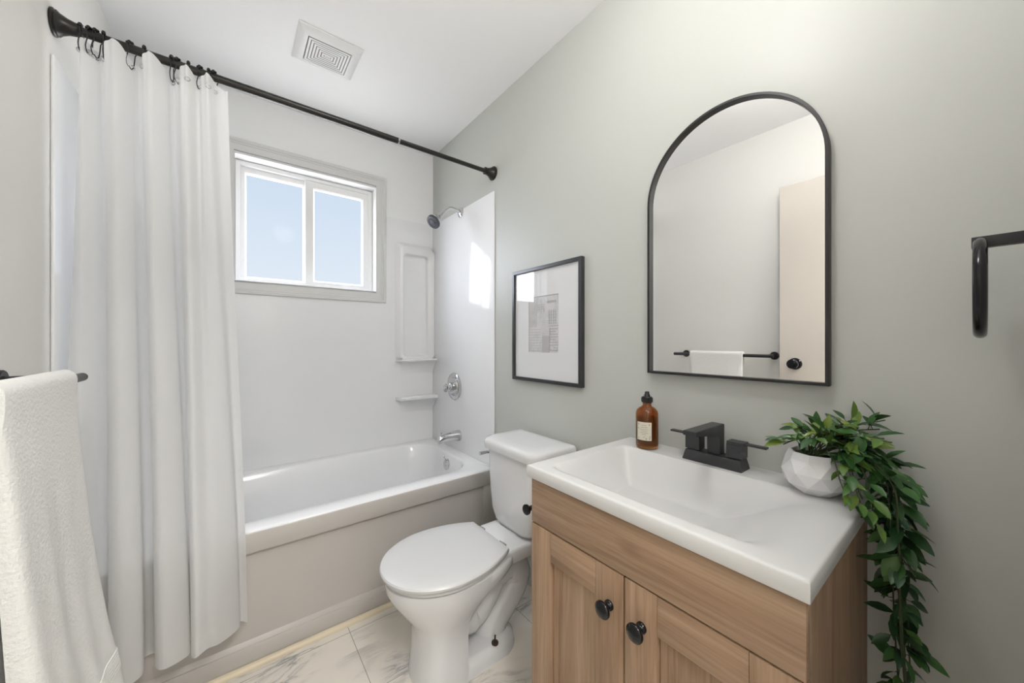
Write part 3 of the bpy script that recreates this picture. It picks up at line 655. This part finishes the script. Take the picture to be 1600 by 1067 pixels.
# ------------------------------------------------------------ faucet
FY = -1.908; FZ = SZ1 + .0002
fa = thing('faucet', (1.465, FY, SZ1), 'matte black square two handle faucet at the back of the sink', 'faucet')
bm = BM(); zb = FZ
lo0 = [(1.438, FY - .077), (1.492, FY - .077), (1.492, FY + .077), (1.438, FY + .077)]; lo1 = [(1.444, FY - .071), (1.488, FY - .071), (1.488, FY + .071), (1.444, FY + .071)]
loft(bm, [lv(lo0, zb), lv(lo0, zb + .003), lv(lo1, zb + .028)]); obj('base_plate', bm, M['faucet'], fa, 20)
bm = BM()   # spout: upright and sloping nose, square section
hw = .017; prof = [(1.486, zb + .0282), (1.486, zb + .1095), (1.322, zb + .1100), (1.322, zb + .0985), (1.440, zb + .0830), (1.458, zb + .0800), (1.458, zb + .0282)]
loft(bm, [[(x, FY - hw, z) for x, z in prof], [(x, FY + hw, z) for x, z in prof]]); bmesh.ops.bevel(bm, geom=bm.edges[:], offset=.0012, segments=2, affect='EDGES'); obj('spout', bm, M['faucet'], fa, 20)
for s in (1, -1):
    yc = FY + s * .0550; bm = BM(); box(bm, 1.450, 1.484, yc - .0200, yc + .0200, zb + .0300, zb + .066, .0012); box(bm, 1.455, 1.479, yc - .013, yc + .013, zb + .0281, zb + .031)
    box(bm, 1.451, 1.483, min(yc - s * .0195, yc + s * .0225), max(yc - s * .0195, yc + s * .0225), zb + .0655, zb + .073, .001); box(bm, 1.458, 1.476, min(yc + s * .02, yc + s * .070), max(yc + s * .02, yc + s * .070), zb + .0665, zb + .0715, .001)
    obj('handle', bm, M['faucet'], fa, 20)

# ------------------------------------------------------------ soap bottle
bx, by = 1.452, -1.709
bo = thing('soap_bottle', (bx, by, SZ1), 'amber glass bottle with black cap and cream label beside the faucet', 'bottle')
BZ0 = SZ1 + .0003
bm = BM(); lathe(bm, [(0, .026), (.002, .0305), (.006, .0335), (.012, .0342), (.106, .0342), (.114, .0334), (.121, .0300), (.127, .0240), (.131, .0175), (.134, .0140), (.137, .0130), (.148, .0130), (.149, .0105), (.136, .0105), (.131, .0140), (.125, .0225), (.119, .0280), (.112, .0314), (.104, .0322), (.014, .0322), (.010, .030), (.009, .004)], (bx, by, BZ0), (0, 0, 1), 44, cap1=True); obj('glass', bm, M['amber'], bo, 60)
bm = BM(); lathe(bm, [(.0105, .022), (.016, .0312), (.097, .0312), (.0975, .002)], (bx, by, BZ0), (0, 0, 1), 36); obj('soap', bm, M['liquid'], bo, 60)
bm = BM(); lathe(bm, [(.1430, .0135), (.1432, .0155), (.1445, .0163), (.160, .0163), (.162, .0145), (.1625, .0098), (.168, .0092), (.170, .0072), (.177, .0066), (.1785, .0052), (.179, .001)], (bx, by, BZ0), (0, 0, 1), 28)
for k in range(18):
    a = 2 * PI * k / 18; box(bm, -.0008, .0008, -.0008, .0008, .146, .159, mtx=Matrix.Translation((bx + .0163 * math.cos(a), by + .0163 * math.sin(a), BZ0)))
lathe(bm, [(-.125, .0025), (-.02, .0025)], (bx, by, BZ0 + .166), (0, 0, 1), 8)
obj('cap', bm, M['plastic_black'], bo, 40, label='black screw cap with a nozzle')
la = math.atan2(-.60, -.80) - .36
def lab_patch(a0, a1, z0, z1, r):
    bm = BM(); n = 14; A = [[bm.verts.new((bx + rr_ * math.cos(la + lerp(a0, a1, i / n)), by + rr_ * math.sin(la + lerp(a0, a1, i / n)), BZ0 + z)) for i in range(n + 1)] for rr_, z in ((r, z0), (r, z1), (r - .0003, z1), (r - .0003, z0))]
    for k in range(4): skin(bm, A[k], A[(k + 1) % 4], False)
    return bm
lb = obj('label', lab_patch(-.66, .66, .030, .086, .0346), M['label'], bo, 30, label='cream paper label')
frm = lab_patch(-.66, .66, .0845, .086, .0349)
for q in (lab_patch(-.66, .66, .030, .0315, .0349), lab_patch(-.66, -.61, .030, .086, .0349), lab_patch(.61, .66, .030, .086, .0349)): merge(frm, q)
obj('label_border', frm, M['label_edge'], lb, 30)
txt = BM()
for z, w in ((.0765, .22), (.070, .30), (.0635, .38), (.0585, .28), (.0535, .36), (.0485, .20), (.040, .10)): merge(txt, lab_patch(-w, w, z - .0006, z + .0006, .0349))
for a, z in ((-.52, .036), (.50, .036), (.53, .042), (.47, .079), (-.50, .079), (.2, .035), (-.53, .066)): merge(txt, lab_patch(a - .05, a + .05, z - .0018, z + .0018, .0349))
obj('label_print', txt, M['ink'], lb, 30, label='faint printed lines and corner ornaments')

# ------------------------------------------------------------ trailing plant
px_, py_ = 1.445, -2.132
pl = thing('potted_plant', (px_, py_, SZ1), 'trailing leafy plant in a white faceted pot on the sink corner', 'plant')
bm = bmesh.new(); prev = None; n_ = 9
for q, (z, r_) in enumerate(((.0002, .034), (.020, .0575), (.048, .0640), (.074, .0545), (.090, .0480), (.0895, .0440), (.078, .0440))):
    ph = (q % 2) * PI / n_ if q < 4 else PI / n_; rg = [bm.verts.new((px_ + r_ * math.cos(2 * PI * i / n_ + ph), py_ + r_ * math.sin(2 * PI * i / n_ + ph), SZ1 + z)) for i in range(n_)]
    if prev and q < 4:
        for i in range(n_):
            j = (i + 1) % n_
            if q % 2: bm.faces.new((prev[i], prev[j], rg[i])); bm.faces.new((prev[j], rg[j], rg[i]))
            else: bm.faces.new((prev[i], rg[j], rg[i])); bm.faces.new((prev[i], prev[j], rg[j]))
    elif prev: skin(bm, prev, rg)
    else: bm.faces.new(rg)
    prev = rg
obj('pot', bm, M['pot'], pl, 0)
bm = BM(); lathe(bm, [(0, .0435), (.004, .038), (.006, .004)], (px_, py_, SZ1 + .0782), (0, 0, 1), 20); obj('foam', bm, M['soil'], pl)
rnd = random.Random(11)
def leaf(bm, lay, base, dirv, nrm, ln, wd, tone):
    d = dirv.normalized(); s = d.cross(nrm)
    if s.length < 1e-4: s = d.orthogonal()
    s.normalize(); n_ = s.cross(d).normalized()
    if n_.dot(nrm) < 0: n_ = -n_
    L = [0, .12, .3, .52, .75, .92, 1]; Wd = [.04, .42, .88, 1.0, .70, .28, 0.0]; rows_ = []
    for t, w in zip(L, Wd):
        c = base + d * (ln * t) - n_ * (ln * .22 * t * t); e = wd * w * .5
        rows_.append([bm.verts.new(c - s * e + n_ * e * .35), bm.verts.new(c), bm.verts.new(c + s * e + n_ * e * .35)])
    for a, b in zip(rows_, rows_[1:]):
        for i in (0, 1):
            try: bm.faces.new((a[i], a[i + 1], b[i + 1], b[i]))
            except ValueError: pass
    for r_ in rows_:
        for v in r_: v[lay] = tone
def vine(pts, n_leaf, size, t0=.25, tone=(0, .7)):
    path = smooth_path(pts, 8); bm = BM(); tube(bm, path, .0013, 6); st = obj('vine', bm, M['vine'], pl, 60)
    bm = BM(); lay = bm.verts.layers.float.new('tone')
    for i in range(n_leaf):
        f = lerp(t0, 1, (i + rnd.random() * .6) / n_leaf); k = min(len(path) - 2, int(f * (len(path) - 1))); p = path[k]
        tan = (path[k + 1] - path[k]).normalized(); out = Vector((rnd.uniform(-1, 1), rnd.uniform(-1, 1), rnd.uniform(-.35, .6))).normalized()
        d = (tan * .6 + out * 1.0 + Vector((-.15, 0, 0))).normalized(); st_ = p + d * .008
        if st_.x > W - .012: continue
        s_ = size * rnd.uniform(.75, 1.25)
        if (st_ + d * s_).x > W - .006: d.x = -abs(d.x)
        tip = st_ + d * s_
        if tip.z < SZ1 + .006 and tip.y > SY0 - .004: d.z = abs(d.z) * .4 + .1
        if tip.y > VY0 - .006 and tip.z < SZ1: d.y = -abs(d.y)
        leaf(bm, lay, st_, d, Vector((rnd.uniform(-.8, .2), rnd.uniform(-.6, .4), 1)), s_, s_ * rnd.uniform(.36, .49), max(0, min(1, rnd.uniform(*tone))))
        tube(bm, [p, p.lerp(st_, .5), st_], .0007, 5)
    obj('leaves', bm, M['leaf'], st, 60)
zt = SZ1 + .088; P0 = Vector((px_, py_, zt))
crown = [((.02, -.118, .045), 7), ((-.03, -.112, .060), 7), ((-.055, .045, .018), 5), ((.045, -.105, .085), 6), ((-.035, .055, .022), 6), ((-.055, .020, .034), 6), ((-.06, -.01, .045), 6), ((-.045, -.035, .060), 7), ((-.01, .030, .050), 6), ((.02, -.005, .062), 7), ((-.02, -.05, .070), 7), ((.03, -.060, .078), 6), ((.01, -.085, .058), 7), ((-.03, -.080, .045), 7), ((.04, -.035, .055), 6), ((-.03, -.02, .052), 7), ((.035, -.098, .066), 7), ((-.01, -.100, .03), 7), ((.03, -.075, .03), 7)]
for (o_, n_) in crown:
    o_ = Vector(o_); vine([P0 + Vector((rnd.uniform(-.015, .015), rnd.uniform(-.015, .015), -.006)), P0 + o_ * .45 + Vector((0, 0, .020)), P0 + o_], n_, .036, .35, (.1, 1.0))
# short strands spilling over the front corner of the sink
for a in ([(-.02, -.01, 0), (-.060, -.040, .012), (-.085, -.058, -.030), (-.088, -.072, -.066)], [(-.01, -.01, 0), (-.055, -.060, .02), (-.082, -.078, -.03), (-.09, -.090, -.072)], [(0, -.02, 0), (-.040, -.070, .02), (-.065, -.094, -.03), (-.075, -.104, -.10)], [(0, 0, .0), (-.045, -.045, .03), (-.070, -.068, -.01), (-.075, -.088, -.055)], [(0, -.01, .0), (-.030, -.055, .03), (-.045, -.078, .005), (-.05, -.098, -.04)]):
    vine([P0 + Vector(q) for q in a], 8, .038, .25, (.3, 1.0))
# long strands hanging past the side of the vanity
for i in range(13):
    yo = rnd.uniform(-.124, -.104); xo = rnd.uniform(-.07, .045); zz = rnd.choice([.62, .56, .50, .47, .44, .66, .72]); w1 = rnd.uniform(-.010, .010); w2 = rnd.uniform(-.012, .008)
    pts = [P0 + Vector((rnd.uniform(-.02, .02), -.01, -.004)), P0 + Vector((xo * .5, -.050, rnd.uniform(.02, .042))), Vector((px_ + xo, py_ + yo, zt - .01)), Vector((px_ + xo * .8 + w1, py_ + yo - .010, zt - .10)), Vector((px_ + xo * .7 + w2, py_ + yo - .012 - abs(w1), lerp(zt - .1, zz, .5))), Vector((px_ + xo * .6, py_ + yo - .020 + w2, zz))]
    vine(pts, 12 + int((.95 - zz) * 17), .040, .2, (-.1, .62))

# ------------------------------------------------------------ arched mirror
MYc, MR, MZ0, MZs = -1.913, .2325, 1.0568, 1.6050
mi = thing('arched_mirror', (W, MYc, MZ0), 'arched wall mirror with a thin black frame above the sink', 'mirror')
def arch(o, n=48):
    r_ = MR - o; pts = [(MYc + r_, MZ0 + o)] + [(MYc + r_ * math.cos(PI * i / n), MZs + r_ * math.sin(PI * i / n) * (.230 - o) / (MR - o)) for i in range(n + 1)] + [(MYc - r_, MZ0 + o)]
    return pts
bm = BM(); loops = [[(x, a, b) for a, b in arch(o)] for o, x in ((.001, W - .0008), (0, W - .024), (.001, W - .026), (.007, W - .026), (.008, W - .025), (.008, W - .012))]
loft(bm, loops, cap0=False, cap1=False); obj('mirror_frame', bm, M['black'], mi, 40)
bm = BM(); loft(bm, [[(W - .0010, a, b) for a, b in arch(.004)], [(W - .0135, a, b) for a, b in arch(.004)]]); obj('mirror_glass', bm, M['mirror'], mi, 20)

# ------------------------------------------------------------ framed print
PY0, PY1, PZ0, PZ1 = -1.3885, -.9405, .976, 1.5025
pi_ = thing('framed_print', (W, (PY0 + PY1) / 2, PZ0), 'black framed print with a wide white mat above the toilet', 'framed picture')
bm = BM(); frame4(bm, PY0, PY1, PZ0, PZ1, [(0, .0006), (0, .0215), (.0012, .0225), (.0145, .0225), (.0155, .0215), (.0155, .004), (.005, .0006)], lambda u, v, w: (W - w, u, v)); obj('picture_frame', bm, M['frame'], pi_, 30)
bm = BM(); wall_hole(bm, PY0 + .010, PY1 - .010, PZ0 + .010, PZ1 - .010, [(-1.252, -1.054, 1.112, 1.368)], lambda u, v, w: (W - .0085 - w, u, v), .0025); obj('mat_board', bm, M['paper'], pi_, 0)
pm = mat('grey_print_paper', (0.62, 0.61, 0.61), 0.8)
t = N(pm, 'ShaderNodeTexCoord'); br = N(pm, 'ShaderNodeTexBrick'); br.inputs['Scale'].default_value = 34; br.inputs['Color1'].default_value = (.60, .60, .61, 1); br.inputs['Color2'].default_value = (.72, .72, .73, 1); br.inputs['Mortar'].default_value = (.50, .49, .49, 1); br.inputs['Mortar Size'].default_value = .012
mpn = N(pm, 'ShaderNodeMapping'); mpn.inputs['Rotation'].default_value = (0, PI / 2, 0); nzz = N(pm, 'ShaderNodeTexNoise', Scale=14.0, Detail=3.0); lk(pm, t.outputs['Object'], nzz.inputs['Vector'])
mxx = N(pm, 'ShaderNodeMix', data_type='RGBA'); lk(pm, t.outputs['Object'], mpn.inputs[0]); lk(pm, mpn.outputs[0], br.inputs['Vector']); rr_ = ramp(pm, [(.45, (0, 0, 0)), (.6, (1, 1, 1))]); lk(pm, nzz.outputs['Fac'], rr_.inputs[0]); lk(pm, rr_.outputs[0], mxx.inputs[0]); lk(pm, br.outputs[0], mxx.inputs[6]); mxx.inputs[7].default_value = (.70, .69, .70, 1); lk(pm, mxx.outputs[2], bsdf(pm).inputs['Base Color'])
bm = BM(); box(bm, W - .0080, W - .0015, -1.255, -1.051, 1.109, 1.371); pr = obj('print', bm, pm, pi_, 0, label='small grey line print')
bm = BM()   # line work of the print: facade lines, panes, a bottle shape and sideways block letters
PX0, PX1 = W - .0088, W - .0080
def ink(y0, y1, z0, z1): box(bm, PX0, PX1, -1.054 - .198 * y1, -1.054 - .198 * y0, 1.112 + .256 * z0, 1.112 + .256 * z1)
ink(0, .012, 0, 1); ink(.05, 1, .985, 1); 
for k in range(6): ink(.04 + k * .045, .048 + k * .045, .45, .98)
for k in range(9): ink(.03, .42, .02 + k * .048, .028 + k * .048)
for k in range(9): ink(.46, .74, .30 + k * .032, .305 + k * .032)
ink(.46, .70, 0, .29)
for k in range(4): ink(.30 + k * .07, .31 + k * .07, .72, .86)
for k in range(3): ink(.30, .54, .76 + k * .04, .77 + k * .04)
ink(.62, .92, .86, .90)
for zz, n_ in ((.03, 3), (.17, 3), (.31, 3)):      # three letters turned on their side
    ink(.70, .72, zz, zz + .11); ink(.70, .96, zz, zz + .018); ink(.70, .96, zz + .092, zz + .11)
    if zz > .1: ink(.70, .90, zz + .046, zz + .064)
    else: ink(.82, .96, zz + .05, zz + .064); ink(.94, .96, zz, zz + .06)
for k in range(4): ink(.68 + k * .07, .70 + k * .07, .50, .74)
for k in range(5): ink(.66, .94, .50 + k * .05, .508 + k * .05)
ink(.66, .98, .455, .468)
obj('print_ink', bm, mat('pale_grey_ink', (.50, .49, .49), .8), pr, 0, label='grey line work and sideways letters')
bm = BM(); box(bm, W - .0135, W - .0117, PY0 + .013, PY1 - .013, PZ0 + .013, PZ1 - .013); obj('picture_glass', bm, M['picture_glass'], pi_, 0)

# ------------------------------------------------------------ towel ring by the doorway wall
RX, RYr, RZr = 1.392, -2.3590, 1.326
tr = thing('towel_ring', (RX, YB, RZr), 'black towel ring on a square arm at the right edge', 'towel ring')
bm = BM(); box(bm, RX - .009, RX + .009, YB + .004, -2.350, RZr - .009, RZr + .009, .001); obj('arm', bm, M['black'], tr)
bm = BM(); box(bm, RX - .026, RX + .026, YB + .0006, YB + .006, RZr - .026, RZr + .026, .001); obj('wall_plate', bm, M['black'], tr)
bm = BM(); tube(bm, [(RX + .0755 * math.cos(a), RYr, RZr - .076 + .0755 * math.sin(a)) for a in [2 * PI * i / 56 for i in range(56)]], .0078, 14, closed=True); obj('ring', bm, M['black_gloss'], tr, 60)

# ------------------------------------------------------------ ceiling exhaust vent
VX0, VX1, VYa, VYb = .618, .868, -.680, -.448
ve = thing('ceiling_vent', ((VX0 + VX1) / 2, (VYa + VYb) / 2, H), 'square white exhaust fan grille on the ceiling', 'vent')
bm = BM(); frame4(bm, VX0, VX1, VYa, VYb, [(0, .0004), (0, .004), (.003, .007), (.034, .020), (.038, .020), (.040, .017), (.040, .0004)], lambda u, v, w: (u, v, H - w)); obj('vent_frame', bm, M['vinyl'], ve, 25)
bm = BM()
for k in range(6):
    i_ = .0430 + k * .0118; frame4(bm, VX0, VX1, VYa, VYb, [(i_, .0204), (i_ + .0012, .0215), (i_ + .0072, .0215), (i_ + .0083, .0204), (i_ + .0072, .0198), (i_ + .0012, .0198)], lambda u, v, w: (u, v, H - w))
e_ = .0435 + 6 * .0118; bmx = (VX0 + e_ - .002, VX1 - e_ + .002, VYa + e_ - .002, VYb - e_ + .002)
if bmx[3] - bmx[2] > .002: box(bm, bmx[0], bmx[1], bmx[2], bmx[3], H - .021, H - .012, .001)
obj('grille', bm, M['vinyl'], ve, 25)
bm = BM(); box(bm, VX0 + .041, VX1 - .041, VYa + .041, VYb - .041, H - .0188, H - .0006); obj('vent_shade_backing', bm, M['ink'], ve, 0, label='dark sheet coloured as the shade behind the louvres')  # dark backing sheet; shade between the louvres is painted by its colour

# ------------------------------------------------------------ unseen ceiling lamp above the frame, added to light the room
LX, LY = .84, -1.93
cl = thing('ceiling_fill_lamp', (LX, LY, H), 'unseen semi flush ceiling lamp, added as fill, with a warm opal glass globe', 'ceiling lamp')
bm = BM(); lathe(bm, [(.0005, .065), (.014, .065), (.020, .058), (.024, .016), (.060, .016), (.064, .040), (.076, .042)], (LX, LY, H), (0, 0, -1), 40); obj('fill_lamp_base', bm, M['fill_lamp_base'], cl)
bm = BM(); sphere(bm, (LX, LY, H - .163), .100, 32, 20, (1, 1, .9)); obj('fill_lamp_globe', bm, M['fill_lamp_glass'], cl, 60)
